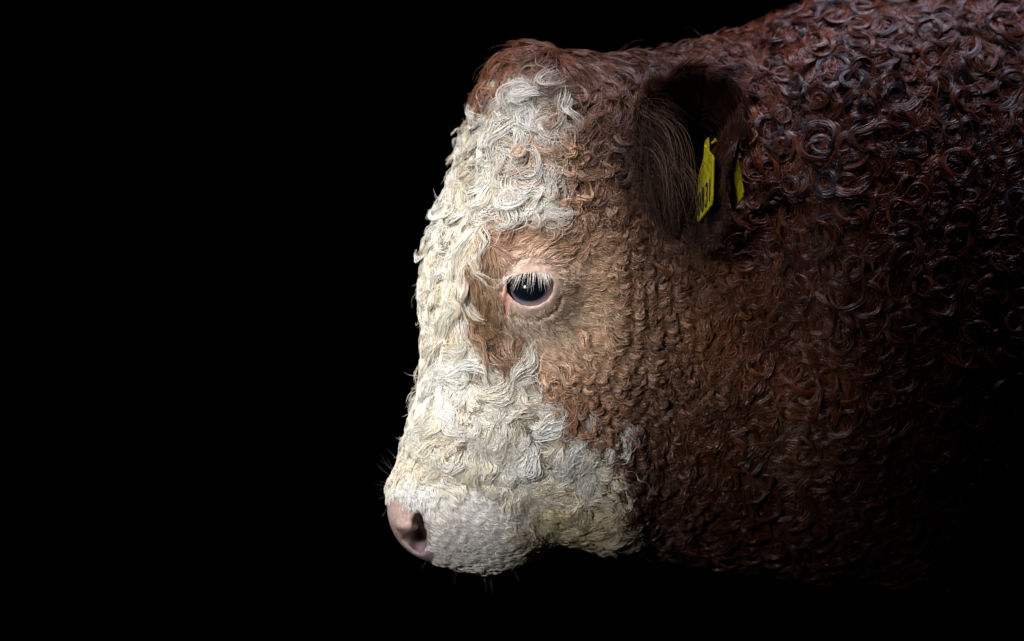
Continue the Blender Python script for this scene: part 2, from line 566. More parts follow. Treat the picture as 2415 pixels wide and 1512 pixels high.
C_CTRL = [  # colour of the brown parts at control points (reflectance)
    (1260, 130, .20, .085, .045), (1180, 160, .24, .105, .055), (1380, 150, .19, .085, .05), (1400, 230, .30, .16, .10),
    (1340, 330, .50, .34, .23), (1300, 380, .55, .40, .28), (1390, 420, .38, .23, .15), (1330, 470, .50, .34, .22), (1440, 400, .17, .08, .045),
    (1460, 350, .11, .05, .028), (1475, 470, .16, .08, .045), (1530, 600, .24, .13, .08), (1440, 300, .13, .058, .032), (1480, 200, .15, .06, .033), (1490, 420, .13, .055, .03), (1480, 500, .22, .11, .065), (1400, 540, .45, .29, .19),
    (1140, 620, .24, .145, .08), (1130, 720, .27, .165, .09), (1150, 800, .23, .135, .07), (1170, 830, .26, .155, .095), (1190, 560, .34, .19, .11),
    (1250, 570, .52, .36, .24), (1320, 580, .48, .32, .20), (1240, 630, .75, .55, .43), (1330, 650, .66, .47, .34), (1400, 660, .50, .34, .22),
    (1250, 745, .75, .56, .44), (1230, 790, .72, .56, .44), (1320, 760, .66, .49, .35), (1290, 840, .60, .43, .30), (1370, 790, .54, .37, .25),
    (1230, 870, .48, .31, .20), (1190, 880, .34, .215, .145), (1330, 900, .46, .29, .185), (1270, 930, .43, .26, .165), (1350, 980, .36, .19, .115), (1420, 850, .44, .28, .18),
    (1470, 650, .42, .25, .15), (1480, 800, .42, .25, .15), (1480, 950, .36, .19, .11), (1480, 1050, .25, .12, .07), (1500, 1200, .15, .06, .03),
    (1560, 750, .33, .18, .11), (1570, 900, .29, .155, .09), (1570, 620, .30, .16, .095), (1650, 800, .26, .13, .075), (1650, 1000, .20, .085, .045),
    (1750, 600, .22, .10, .055), (1800, 330, .24, .11, .06), (1750, 800, .20, .085, .045), (1800, 150, .17, .065, .035), (1900, 300, .17, .065, .037), (2050, 150, .15, .055, .03),
    (1900, 500, .18, .07, .038), (2100, 400, .15, .055, .03), (2300, 300, .13, .048, .027), (1900, 800, .15, .055, .03), (2200, 700, .14, .052, .028),
    (1700, 1200, .12, .045, .025), (2000, 1100, .12, .045, .025), (2350, 1000, .12, .045, .025), (1950, 60, .20, .07, .038)]
C_CTRL = np.array(C_CTRL, float)
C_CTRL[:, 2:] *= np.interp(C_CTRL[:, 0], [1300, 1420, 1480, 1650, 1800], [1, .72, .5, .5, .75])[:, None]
_n = np.interp(C_CTRL[:, 0], [1500, 1700], [0, 1])[:, None]
C_CTRL[:, 2:] *= 1 + _n * (np.array([1.6, 1.3, 1.0]) - 1)
_s = np.interp(np.hypot(C_CTRL[:, 0] - 1255, C_CTRL[:, 1] - 700), [90, 170], [0, 1])
C_CTRL[:, 3] *= 1 - .12 * _s
C_CTRL[:, 4] *= 1 - .2 * _s
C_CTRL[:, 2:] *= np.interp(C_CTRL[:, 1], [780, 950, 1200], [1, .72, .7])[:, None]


def coat_color(X, P, jitter, jit2):
    n = len(X)
    out = np.zeros((n, 3))
    for s in range(0, n, 20000):
        x, p = X[s:s + 20000, None], P[s:s + 20000, None]
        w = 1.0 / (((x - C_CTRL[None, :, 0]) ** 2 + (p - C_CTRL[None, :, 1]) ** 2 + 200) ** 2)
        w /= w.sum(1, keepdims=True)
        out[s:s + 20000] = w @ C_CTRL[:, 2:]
    q = np.stack([X, P], -1)
    d = signed_poly(X, P, WHITE) + 13 * vnoise(q, 34, 5) + 5 * vnoise(q, 12, 6) + jit2 * 5
    soft = np.interp(P, [150, 260, 480, 560], [12, 36, 36, 9])
    wf = smoothstep(soft, -soft, d)
    cream = np.array([.62, .50, .30])
    pale = np.array([.78, .77, .735])
    yel = np.clip(.27 + .32 * vnoise(q, 75, 8) + .38 * jitter, 0, 1)
    low = smoothstep(1120, 1290, X) * smoothstep(1080, 1240, P) * .6          # stained beard under the jaw
    nose = np.exp(-((X - 985) / 70) ** 2 - ((P - 1095) / 28) ** 2) * .35 - .22 * smoothstep(1120, 1180, P) * smoothstep(1230, 1150, X)
    yel = np.clip(yel + low + nose, 0, 1)[:, None]
    white = pale * (1 - yel) + cream * yel
    out = out * np.clip(1 + .42 * jitter[:, None], .2, 1.8)
    mz = (.45 * smoothstep(1150, 1200, P) * smoothstep(1240, 1160, X))[:, None]
    white = white * (1 - mz) + np.array([.82, .73, .68]) * (1 + .12 * jitter[:, None]) * mz
    return out * (1 - wf[:, None]) + white * wf[:, None]


def skin_color(X, Y, P):
    n = len(X)
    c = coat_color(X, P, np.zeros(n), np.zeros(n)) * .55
    pink = np.array([.64, .44, .35])
    e = signed_poly(X, P, EYE_OPEN)
    k = (np.exp(-(np.maximum(e, 0) / 46) ** 2) * (Y < -60))[:, None]
    c = c * (1 - k) + pink * k
    k = (np.exp(-(seg_dist(X, P, CORNER_FOLD) / 9) ** 2) * (Y < -60))[:, None] * .8
    c = c * (1 - k) + np.array([.52, .20, .15]) * k
    nose = smoothstep(1030, 975, X + .25 * (1250 - P)) * smoothstep(1140, 1175, P)
    k = nose[:, None]
    c = c * (1 - k) + np.array([.66, .48, .43]) * k
    wing = np.exp(-((X - 955) / 26) ** 2 - ((P - 1238) / 22) ** 2)[:, None]
    c = c * (1 - wing) + np.array([.46, .31, .25]) * wing
    hole = np.exp(-((X - 990) / 19) ** 2 - ((P - 1262) / 28) ** 2)[:, None] * (Y > -150)[:, None]
    c = c * (1 - hole) + np.array([.06, .025, .03]) * hole
    lowp = np.exp(-((X - 985) / 28) ** 2 - ((P - 1303) / 18) ** 2)[:, None]
    c = c * (1 - lowp) + np.array([.62, .44, .48]) * lowp
    return c


# ------------------------------------------------------------------ the bull
bull = bpy.data.objects.new("bull", None)
scene.collection.objects.link(bull)
bull.location = wvec(2000, 250, 1500)
tag(bull, "curly-coated brown bull with a white face, head lowered in profile", "bull")
ROOT = Vector(bull.location)


def to_bull(w):
    return np.asarray(w) - np.array(ROOT)


skin_mat = skin_material()
body_v = to_bull(world(BV[:, 0], BV[:, 1], BV[:, 2]))
body = mesh_obj("body", body_v, BF, skin_mat, bull)
ca = body.data.attributes.new("skin_color", 'FLOAT_COLOR', 'POINT')
sc_ = skin_color(BV[:, 0], BV[:, 1], BV[:, 2])
ca.data.foreach_set("color", np.concatenate([sc_, np.ones((len(sc_), 1))], 1).astype(np.float32).ravel())


# ------------------------------------------------------------------ hair
def hair_object(name, pts, rad, col, mat, parent, kind="stuff", label=None):
    """pts (N, K, 3) in bull space, rad (N, K), col (N, 3): one object of hair strands"""
    n, k, _ = pts.shape
    cu = bpy.data.hair_curves.new(name)
    cu.add_curves([k] * n)
    cu.points.foreach_set("position", pts.astype(np.float32).ravel())
    cu.points.foreach_set("radius", rad.astype(np.float32).ravel())
    a = cu.attributes.new("hair_color", 'FLOAT_COLOR', 'CURVE')
    a.data.foreach_set("color", np.concatenate([np.clip(col, .004, .97), np.ones((n, 1))], 1).astype(np.float32).ravel())
    cu.materials.append(mat)
    o = link(name, cu, parent)
    if kind:
        o["kind"] = kind
    if label:
        o["label"] = label
    return o


# face areas and roots
fv = BV[BF]
fc = fv.mean(1)
cr = np.cross(fv[:, 2] - fv[:, 0], fv[:, 3] - fv[:, 1])
farea = .5 * np.linalg.norm(cr, axis=1)
_, fn = dist_grad(fc)
view = -fn[:, 1]                                              # 1 = faces the viewer
bare = np.zeros(len(fc))


def bareness(X, Y, P):
    """1 where skin is naked"""
    e = signed_poly(X, P, EYE_OPEN) + 3 * vnoise(np.stack([X, P], -1), 7, 77)
    b = 1 - smoothstep(9, 42, e)
    b = np.maximum(b, (Y > EYE_Y - 30) & (e < 20))
    b = np.maximum(b, seg_dist(X, P, CORNER_FOLD) < 6)
    edge = 10 * vnoise(np.stack([X, P], -1), 9, 78) + 6 * vnoise(np.stack([X, P], -1), 4, 79)
    nose = smoothstep(1002, 964, X + .25 * (1250 - P) + edge) * smoothstep(1150, 1178, P + edge)
    nos = smoothstep(1.18, .92, np.hypot((X - 974) / 46, (P - 1250) / 60) + edge * .004)
    low = smoothstep(1.25, .8, np.hypot((X - 988) / 40, (P - 1308) / 28) + edge * .006)
    earhole = (np.hypot((X - 1640) / 78, (P - 365) / 160) < 1) & (Y < 0)
    return np.maximum.reduce([b * (Y < 0), earhole * 1.0, nose, nos, low])


bare = bareness(fc[:, 0], fc[:, 1], fc[:, 2])
vis = np.where(view > -.35, 1.0, .10) * np.where(fc[:, 1] > 300, .4, 1.0)
fieldd, fpar = field(fc[:, 0], fc[:, 2])


def scatter(weight, n):
    w = weight * farea
    i = rng.choice(len(fc), size=n, p=w / w.sum())
    a, b = rng.random(n), rng.random(n)
    v = fv[i]
    p = (v[:, 0] * ((1 - a) * (1 - b))[:, None] + v[:, 1] * (a * (1 - b))[:, None] + v[:, 2] * (a * b)[:, None] + v[:, 3] * ((1 - a) * b)[:, None])
    return p


def poisson(weight, spacing, tries=5):
    """roots no closer to each other than spacing (an array over faces)"""
    sp_mean = float((weight * farea * spacing).sum() / (weight * farea).sum())
    n = int((weight * farea).sum() / sp_mean ** 2 * tries)
    w = np.where(weight > .02, weight, 0) * farea / spacing ** 2
    i = rng.choice(len(fc), size=n, p=w / w.sum())
    a, b = rng.random((2, n, 1))
    v = fv[i]
    p = v[:, 0] * (1 - a) * (1 - b) + v[:, 1] * a * (1 - b) + v[:, 2] * a * b + v[:, 3] * (1 - a) * b
    sp = spacing[i] * (1 / np.sqrt(np.clip(weight[i], .05, 1)))
    cell = float(sp.max())
    grid, keep = {}, []
    key = np.floor(p / cell).astype(int)
    P_ = p.tolist()
    S_ = sp.tolist()
    for t, (kx, ky, kz) in enumerate(key.tolist()):
        x, y, z = P_[t]
        r2 = S_[t] ** 2
        ok = True
        for ax_ in (kx - 1, kx, kx + 1):
            for ay_ in (ky - 1, ky, ky + 1):
                for az_ in (kz - 1, kz, kz + 1):
                    for u in grid.get((ax_, ay_, az_), ()):
                        if (u[0] - x) ** 2 + (u[1] - y) ** 2 + (u[2] - z) ** 2 < r2:
                            ok = False
                            break
                    if not ok:
                        break
                if not ok:
                    break
            if not ok:
                break
        if ok:
            grid.setdefault((kx, ky, kz), []).append((x, y, z))
            keep.append(t)
    return p[keep]


def grow(root, L, turns, wave, wlen, lift, dirs, steps, hand, phase, ridge, off=None):
    """guides creeping over the surface; returns points, normals and tangents (N, steps, 3)"""
    n = len(root)
    q = root.copy()
    d, nrm = dist_grad(q)
    q = q - nrm * d[:, None]
    t = np.stack([dirs[:, 0], np.zeros(n), dirs[:, 1]], -1)
    t = t - nrm * (t * nrm).sum(1, keepdims=True) + 1e-6
    t /= np.linalg.norm(t, axis=1, keepdims=True)
    out, on, ot = np.zeros((3, n, steps, 3))
    ds = (L / (steps - 1))
    head = t.copy()
    off = rng.uniform(0, 2 * np.pi, n) if off is None else off
    for k in range(steps):
        s = k / (steps - 1)
        wv = 2 * np.pi * L * s / wlen + phase
        free = 1 + .3 * np.sin(wv * .6 + off)
        h = .6 + lift * (1 - np.exp(-3.5 * s)) * ((1 - ridge) * free + ridge * (.2 + 1.1 * np.sin(wv * .5) ** 2))
        ang = wave * np.cos(wv) * min(1, .3 + 2 * s) + hand * turns * 2 * np.pi * (s * (.6 + .4 * s))
        side = np.cross(nrm, head)
        step = head * np.cos(ang)[:, None] + side * np.sin(ang)[:, None]
        out[:, k] = q + nrm * h[:, None]
        on[:, k], ot[:, k] = nrm, step
        q = q + step * ds[:, None]
        d, nrm = dist_grad(q)
        q = q - nrm * np.clip(d, -12, 12)[:, None]
        head = head - nrm * (head * nrm).sum(1, keepdims=True)
        head /= np.linalg.norm(head, axis=1, keepdims=True) + 1e-9
    return out, on, ot


def brush(guides, gn, gt, per, width, thick, clump, length_var, jit, fray):
    """the strands of each lock: a flat ribbon that narrows to its tip"""
    n, K, _ = guides.shape
    idx = np.repeat(np.arange(n), per)
    m = len(idx)
    u = rng.uniform(-1, 1, m)
    u = np.sign(u) * np.abs(u) ** 1.15
    v = rng.normal(0, .5, m)
    s = np.linspace(0, 1, K)
    ln = np.clip(rng.normal(1 - length_var / 2, length_var, m) - .12 * np.abs(u), .3, 1.1)
    start = np.abs(rng.normal(0, .06, m))
    f = np.clip(start[:, None] + s[None] * (ln - start)[:, None], 0, 1) * (K - 1)
    i0 = np.minimum(f.astype(int), K - 2)
    w = (f - i0)[..., None].astype(np.float32)
    out = []
    for G in (guides, gn, gt):
        g = G.astype(np.float32)[idx]
        out.append(np.take_along_axis(g, i0[..., None], 1) * (1 - w) + np.take_along_axis(g, i0[..., None] + 1, 1) * w)
    base, nn, tt = out
    side = np.cross(nn, tt)
    wid = width[idx][:, None] * .5 * (1 - clump * s[None] ** 1.2) * (.75 + .25 * np.sin(np.pi * np.minimum(s * 1.6, 1)))[None]
    cross = (u + rng.normal(0, .08, m))[:, None] + fray * rng.normal(0, 1, m)[:, None] * s[None] ** 2
    arch = (1 - u ** 2)[:, None] * .12                       # the ribbon is higher along its middle
    pts = base + side * (wid * cross)[..., None] + nn * (wid * (arch + thick * v[:, None]))[..., None]
    a = rng.normal(0, jit, m)[:, None, None]
    rel = pts - pts[:, :1]
    n0 = nn[:, :1]
    rel = rel * np.cos(a) + np.cross(np.broadcast_to(n0, rel.shape), rel) * np.sin(a) + n0 * ((n0 * rel).sum(-1, keepdims=True)) * (1 - np.cos(a))
    pts = pts[:, :1] + rel
    wob = rng.normal(0, 1, (m, 3)) * (width[idx] * fray * .25)[:, None]
    pts = pts + wob[:, None] * (s ** 2)[None, :, None]
    return pts, idx


def lock_params(root, lmul, dev, layer, spread, tmul, amul, trange=(.3, 1.5)):
    n = len(root)
    X, P = root[:, 0], root[:, 2]
    d2, pr = field(X, P)
    q2 = np.stack([X, P], -1)
    coh = smoothstep(.62, .86, pr[:, 2]) * smoothstep(.75, .35, pr[:, 1])       # waves in step with the neighbours
    turn = (dev * rng.normal(0, 1, n) + .4 * vnoise(q2, 60, 21)) * (1 - .6 * coh)
    turn *= np.interp(pr[:, 0], [8, 40, 80], [.3, .55, 1.0])
    c, s_ = np.cos(turn), np.sin(turn)
    d2 = np.stack([d2[:, 0] * c - d2[:, 1] * s_, d2[:, 0] * s_ + d2[:, 1] * c], -1)
    ph = 2 * np.pi * (X + 42 * vnoise(q2, 130, 31) + 12 * vnoise(q2, 45, 32)) / 45 + (1 - coh) * rng.uniform(-3, 3, n) + rng.normal(0, .3, n)
    return dict(d=d2, coh=coh, L=pr[:, 0] * lmul * rng.uniform(.72, 1.28, n), turns=tmul * pr[:, 1] * rng.uniform(*trange, n),
                wave=amul * pr[:, 2] * rng.uniform(.6, 1.3, n), wlen=pr[:, 3] * rng.uniform(.8, 1.25, n) * (1 - coh) + 45 * coh, phase=ph,
                hand=np.where(vnoise(q2, 45, 41) + rng.normal(0, .5, n) > 0, 1., -1.),
                lift=np.maximum((pr[:, 4] + layer) * rng.uniform(1 - spread, 1 + spread, n), .3),
                width=pr[:, 5] * rng.uniform(.65, 1.35, n), off=rng.uniform(0, 2 * np.pi, n), tone=np.clip(rng.normal(0, .5, n), -1.2, 1.2))


def finish(name, pts, idx, tone, L, rad, X, P, mat, recolor, label, steps):
    m = len(pts)
    jj = np.clip(tone[idx] * .6 + rng.normal(0, .6, m), -1.7, 1.7)
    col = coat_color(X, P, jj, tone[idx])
    if recolor is not None:
        col = recolor(col, tone, idx, X, P)
    prof = np.interp(np.linspace(0, 1, steps), [0, .15, .6, 1], [.8, 1, .85, .2])
    rr = (rad * np.interp(L, [6, 30], [.55, 1]))[:, None] * rng.uniform(.6, 1.4, m)[:, None] * prof[None] * U
    w = to_bull(world(pts[..., 0], pts[..., 1], pts[..., 2]))
    return hair_object(name, w, rr, col, mat, bull, label=label)


def coat(name, weight, spacing, per, mat, steps=16, wmul=1.0, lmul=1.0, rad=.75, clump=.6, jit=.04, lv=.2, dev=.35, thick=.35, fray=.25, layer=0.0,
         spread=.6, label=None, recolor=None, tmul=1.0, amul=1.0, trange=(.3, 1.5)):
    """separate locks, each a flat ribbon of strands"""
    root = poisson(weight, np.broadcast_to(np.asarray(spacing, float), (len(fc),)))
    k = lock_params(root, lmul, dev, layer, spread, tmul, amul, trange)
    gd, gn, gt = grow(root, k['L'], k['turns'], k['wave'], k['wlen'], k['lift'], k['d'], steps, k['hand'], k['phase'], k['coh'] * .8)
    pts, idx = brush(gd, gn, gt, per, k['width'] * wmul, thick, clump, lv, jit, fray)
    return finish(name, pts, idx, k['tone'], k['L'][idx], rad, gd[idx, 0, 0], gd[idx, 0, 2], mat, recolor, label, steps)


def fur(name, weight, area_per_strand, spacing, mat, steps=16, lmul=1.0, rad=.75, clump=.6, jit=.08, lv=.2, dev=.35, layer=0.0, spread=.6,
        label=None, recolor=None, tmul=1.0, amul=1.0, ridge=.6, keep=.3):
    """a continuous coat: every strand has its own root, and neighbours lean together into locks towards their tips"""
    cen = poisson(weight, np.broadcast_to(np.asarray(spacing, float), (len(fc),)))
    k = lock_params(cen, lmul, dev, layer, spread, tmul, amul)
    gd, gn, gt = grow(cen, k['L'], k['turns'], k['wave'], k['wlen'], k['lift'], k['d'], steps, k['hand'], k['phase'], k['coh'] * ridge, k['off'])
    n = int(float((weight * farea / area_per_strand).sum()))
    root = scatter(weight / area_per_strand, n)
    kd = KDTree(len(cen))
    for i_, c_ in enumerate(cen.tolist()):
        kd.insert(c_, i_)
    kd.balance()
    wob = root + rng.normal(0, 2.5, root.shape)
    idx = np.array([kd.find(c_)[1] for c_ in wob.tolist()])
    t3 = np.stack([k['d'][idx, 0], k['d'][idx, 1]], -1)
    offs = root - cen[idx]
    along = offs[:, 0] * t3[:, 0] + offs[:, 2] * t3[:, 1]
    a = rng.normal(0, jit, n)
    d2 = np.stack([t3[:, 0] * np.cos(a) - t3[:, 1] * np.sin(a), t3[:, 0] * np.sin(a) + t3[:, 1] * np.cos(a)], -1)
    L = k['L'][idx] * np.clip(rng.normal(1 - lv / 2, lv, n), .3, 1.3)
    pts, _, _ = grow(root, L, k['turns'][idx] * rng.uniform(.85, 1.15, n), k['wave'][idx] * rng.uniform(.85, 1.15, n), k['wlen'][idx],
                     k['lift'][idx] * rng.uniform(.45, 1.2, n), d2, steps, k['hand'][idx], k['phase'][idx] + 2 * np.pi * along / k['wlen'][idx] + rng.normal(0, .15, n),
                     k['coh'][idx] * ridge, k['off'][idx])
    s = np.linspace(0, 1, steps)
    f = np.clip(s[None] * (L / k['L'][idx])[:, None] + (along / k['L'][idx])[:, None] * .5, 0, 1) * (steps - 1)
    i0 = np.minimum(f.astype(int), steps - 2)
    w = (f - i0)[..., None]
    G = gd[idx]
    tgt = np.take_along_axis(G, i0[..., None], 1) * (1 - w) + np.take_along_axis(G, i0[..., None] + 1, 1) * w
    tgt = tgt + ((pts[:, :1] - G[:, :1]) * keep)
    c = (clump * rng.uniform(.45, 1.1, n))[:, None] * s[None] ** 1.1
    c = np.clip(c, 0, 1)[..., None]
    pts = pts * (1 - c) + tgt * c
    return finish(name, pts, idx, k['tone'], L, rad, root[:, 0], root[:, 2], mat, recolor, label, steps)


dp = fc[:, 2]
dx = fc[:, 0]
short = smoothstep(46, 30, fpar[:, 0])                        # short-haired places
whiteness = smoothstep(10, -10, signed_poly(dx, dp, WHITE))
headness = smoothstep(1760, 1680, dx + .12 * (dp - 700))
W0 = vis * np.clip(1 - bare, 0, 1) * (bare < .97)

fur_mat = hair_material("fur_fibres", .36, .6)
dark_mat = hair_material("neck_fur_fibres", .30, .75)

# density per area is set through the lock counts
A = lambda w: float((w * farea).sum())
w_under = W0
w_white = W0 * (1 - short) * whiteness
w_short = W0 * short
w_cheek = W0 * (1 - short) * (1 - whiteness) * headness
w_neck = W0 * (1 - headness)
print("areas", [round(A(w)) for w in (w_white, w_short, w_cheek, w_neck)])


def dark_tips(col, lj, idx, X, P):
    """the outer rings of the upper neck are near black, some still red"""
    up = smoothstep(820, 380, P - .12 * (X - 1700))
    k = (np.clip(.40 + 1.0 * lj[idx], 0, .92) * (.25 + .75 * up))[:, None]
    return col * (1 - k) + np.array([.017, .015, .024]) * k  # near black with the blue sheen mixed into the hair colour


def shade_gaps(col, lj, idx, X, P):  # yellower, darker undercoat; shade between the locks put into its colour
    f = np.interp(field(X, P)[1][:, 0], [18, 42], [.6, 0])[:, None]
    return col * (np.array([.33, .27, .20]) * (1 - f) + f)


w_head = W0 * (1 - short) * headness
w_fore = w_white * smoothstep(640, 540, dp)
w_curl = w_cheek * smoothstep(.45, .75, fpar[:, 1])
lk = np.interp(fpar[:, 0], [8, 30, 60], [9, 13, 22])
fur("undercoat", w_under, 34, 17, fur_mat, steps=8, lmul=.6, rad=1.0, clump=.3, jit=.25, layer=-4, recolor=shade_gaps)
fur("white_face_hair", w_white, 16, 25, fur_mat, steps=18, lmul=1.65, rad=.78, clump=.8, dev=.28, layer=1, tmul=.85, amul=.95, lv=.25, spread=.6)
coat("forelock", w_fore, 40, 22, fur_mat, steps=22, wmul=1.8, lmul=1.6, rad=.8, clump=.92, dev=.8, thick=.35, fray=.5, jit=.1, tmul=1.3, amul=.6, lv=.3, layer=9, spread=.8)
fur("short_face_hair", w_short, np.interp(fpar[:, 0], [8, 18, 30, 50], [5.5, 9, 12, 17]), lk * .8, fur_mat, steps=9, lmul=1.5, rad=.9, clump=.75, jit=.14, layer=.8)
fur("cheek_hair", w_cheek, 26, 19, fur_mat, steps=16, lmul=1.35, rad=.9, clump=.75, dev=.35, layer=0, lv=.25, amul=1.15, spread=.6)
coat("cheek_curls", w_cheek, 21, 17, fur_mat, steps=18, wmul=1.35, lmul=1.3, rad=.85, clump=.75, dev=.45, thick=.25, fray=.4, jit=.09, lv=.28, layer=6, amul=1.1, spread=.7)
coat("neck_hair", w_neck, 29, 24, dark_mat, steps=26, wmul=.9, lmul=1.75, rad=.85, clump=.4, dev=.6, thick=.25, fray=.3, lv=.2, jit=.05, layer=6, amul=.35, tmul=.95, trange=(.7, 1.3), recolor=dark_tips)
fur("neck_undercoat", w_neck, 22, 27, dark_mat, steps=16, lmul=1.0, rad=.95, clump=.85, dev=.5, jit=.1, layer=-1, tmul=.8)
coat("loose_hairs", w_head + .3 * w_neck, 40, 4, fur_mat, steps=16, wmul=2.2, lmul=1.5, rad=.5, clump=.3, dev=.7, thick=.6, fray=1.1, jit=.3, layer=5, tmul=.6)


# ------------------------------------------------------------------ eye
def sphere_mesh(c, r, nu=48, nv=32):
    vs, fs = [], []
    for j in range(nv + 1):
        t = math.pi * j / nv
        for i in range(nu):
            p = 2 * math.pi * i / nu
            # pole faces the viewer
            vs.append((c[0] + r * math.sin(t) * math.cos(p), c[1] - r * math.cos(t), c[2] + r * math.sin(t) * math.sin(p)))
    for j in range(nv):
        for i in range(nu):
            a, b = j * nu + i, j * nu + (i + 1) % nu
            fs.append((a, b, b + nu, a + nu))
    return np.array(vs), fs


def eye_material():
    m, nt, N, L = node_mat("eye_surface")
    b = N["Principled BSDF"]
    at = N.new("ShaderNodeAttribute")
    at.attribute_name = "eye_color"
    L.new(at.outputs["Color"], b.inputs["Base Color"])
    b.inputs["Roughness"].default_value = 0.1
    b.inputs["Specular IOR Level"].default_value = 0.2
    b.inputs["Coat Weight"].default_value = 0.0
    b.inputs["Coat Roughness"].default_value = 0.03
    return m


ev, ef = sphere_mesh((EYE_X, EYE_Y, EYE_P), EYE_R - 2, 96, 72)
eye = mesh_obj("eye", to_bull(world(ev[:, 0], ev[:, 1], ev[:, 2])), ef, eye_material(), bull)
er = np.hypot((ev[:, 0] - 1247) / 43.0, (ev[:, 2] - 680) / 34.0)
ecol = np.zeros((len(ev), 3))
for k in range(3):
    ecol[:, k] = np.interp(er, [0, .78, .90, 1.0, 1.22, 1.45], [[.003, .004, .010, .13, .26, .42][i] if k == 0 else
                           ([.005, .007, .010, .115, .22, .28][i] if k == 1 else [.009, .010, .010, .14, .27, .28][i]) for i in range(6)])
ea = eye.data.attributes.new("eye_color", 'FLOAT_COLOR', 'POINT')
ea.data.foreach_set("color", np.concatenate([ecol, np.ones((len(ecol), 1))], 1).astype(np.float32).ravel())


# ------------------------------------------------------------------ single hairs placed one by one
def surf_y(X, P, off=0.0):
    """depth of the skin (near side) at X, P"""
    X, P = np.atleast_1d(X).astype(float), np.atleast_1d(P).astype(float)
    yy = np.linspace(-455, 200, 330)
    res = np.zeros(len(X))
    for i in range(len(X)):
        v = sample(DST, np.stack([np.full_like(yy, X[i]), yy, np.full_like(yy, P[i])], -1))
        k = np.argmax(v < 0)
        res[i] = yy[k]
    return res - off


def strands(name, specs, rad, col, mat, parent, label=None, kind="stuff", steps=9):
    """specs: arrays of start, middle, end points; quadratic curves"""
    s0, s1, s2 = [np.asarray(x, float) for x in specs]
    t = np.linspace(0, 1, steps)[None, :, None]
    pts = s0[:, None] * (1 - t) ** 2 + 2 * s1[:, None] * t * (1 - t) + s2[:, None] * t ** 2
    w = to_bull(world(pts[..., 0], pts[..., 1], pts[..., 2]))
    prof = np.interp(np.linspace(0, 1, steps), [0, .5, 1], [1, .8, .12])
    rr = (np.asarray(rad)[:, None] * prof[None]) * U
    return hair_object(name, w, rr, col, mat, parent, kind=kind, label=label)


ear_mat = hair_material("ear_fibres", .45, .22)
lash_mat = hair_material("lash_fibres", .35)
nl = 66
u = np.sort(rng.random(nl))
lx = np.interp(u, [0, 1], [1194, 1300])
lp = np.interp(lx, [1193, 1203, 1229, 1269, 1294, 1302], [664, 654, 648, 647, 652, 660]) - 2
ly = surf_y(lx, lp - 6) - 2
tuft = np.round(u * 24) / 24 + rng.normal(0, .006, nl)          # lashes lean together in small tufts
droop = rng.uniform(.45, 1.25, nl)
dxl = np.interp(tuft, [0, .2, .5, 1], [-50, -28, -5, 10]) + (tuft - u) * 110 + rng.normal(0, 5, nl)
dpl = np.interp(tuft, [0, .2, .6, 1], [20, 36, 42, 26]) * droop
e0 = np.stack([lx, ly, lp], -1)
e1 = e0 + np.stack([dxl * .2, np.full(nl, -20.), dpl * .1], -1)
e2 = e0 + np.stack([dxl, np.full(nl, -20.) + rng.normal(0, 4, nl), dpl], -1)
lc = np.array([.95, .86, .76]) * rng.uniform(.7, 1.05, nl)[:, None]
strands("eyelashes", (e0, e1, e2), rng.uniform(.38, .68, nl), lc, lash_mat, bull)

# whiskers round the nose and lip
wk = [(918, 1120, -38, -30), (914, 1140, -40, -8), (914, 1155, -36, 4), (916, 1170, -36, 14), (918, 1190, -30, 22), (920, 1105, -26, -34), (930, 1090, -30, -24),
      (1120, 1352, 14, 44), (1145, 1352, 6, 30), (1060, 1346, -8, 30), (1000, 1325, -14, 24), (1200, 1345, 12, 26)]
k0, k1, k2 = [], [], []
for x, p, ex, ep in wk:
    for _ in range(2):
        xx, pp = x + rng.normal(0, 6) + 14, p + rng.normal(0, 6) - (6 if p > 1300 else 0)
        y = -40 + rng.normal(0, 25)
        k0.append((xx, y, pp)); k1.append((xx + ex * .5, y - 10, pp + ep * .35)); k2.append((xx + ex * rng.uniform(.8, 1.2), y - 14, pp + ep * 1.1))
nk = len(k0)
strands("whiskers", (k0, k1, k2), np.full(nk, .42), np.tile([.08, .07, .08], (nk, 1)), lash_mat, bull)

# ------------------------------------------------------------------ ear
RIM = np.array([  # X, P, Y round the opening, clockwise from the inner base
    (1500, 300, -235), (1518, 240, -250), (1560, 196, -275), (1610, 170, -300), (1660, 160, -318), (1705, 172, -330), (1736, 208, -335), (1750, 262, -335),
    (1750, 312, -330), (1726, 362, -325), (1710, 425, -322), (1706, 490, -318), (1695, 545, -300), (1660, 572, -270), (1610, 570, -250), (1560, 540, -240), (1518, 470, -240), (1496, 385, -236)], float)

RIM = np.array([[x_, p_, y_] for x_, y_, p_ in (at(*r_) for r_ in RIM)])


def closed_spline(pts, n):
    m = len(pts)
    t = np.linspace(0, m, n, endpoint=False)
    i = t.astype(int)
    f = (t - i)[:, None]
    p0, p1, p2, p3 = pts[(i - 1) % m], pts[i % m], pts[(i + 1) % m], pts[(i + 2) % m]
    return .5 * (2 * p1 + (p2 - p0) * f + (2 * p0 - 5 * p1 + 4 * p2 - p3) * f ** 2 + (3 * p1 - p0 - 3 * p2 + p3) * f ** 3)


NR, NF = 96, 16
rimc = closed_spline(RIM, NR)
_r = np.random.default_rng(4).normal(0, 1, (NR, 3)) * np.array([4, 4, 6])
rimc = rimc + (_r + np.roll(_r, 1, 0) + np.roll(_r, -1, 0)) / 1.7
deep = np.array([1636., 355., -110.])


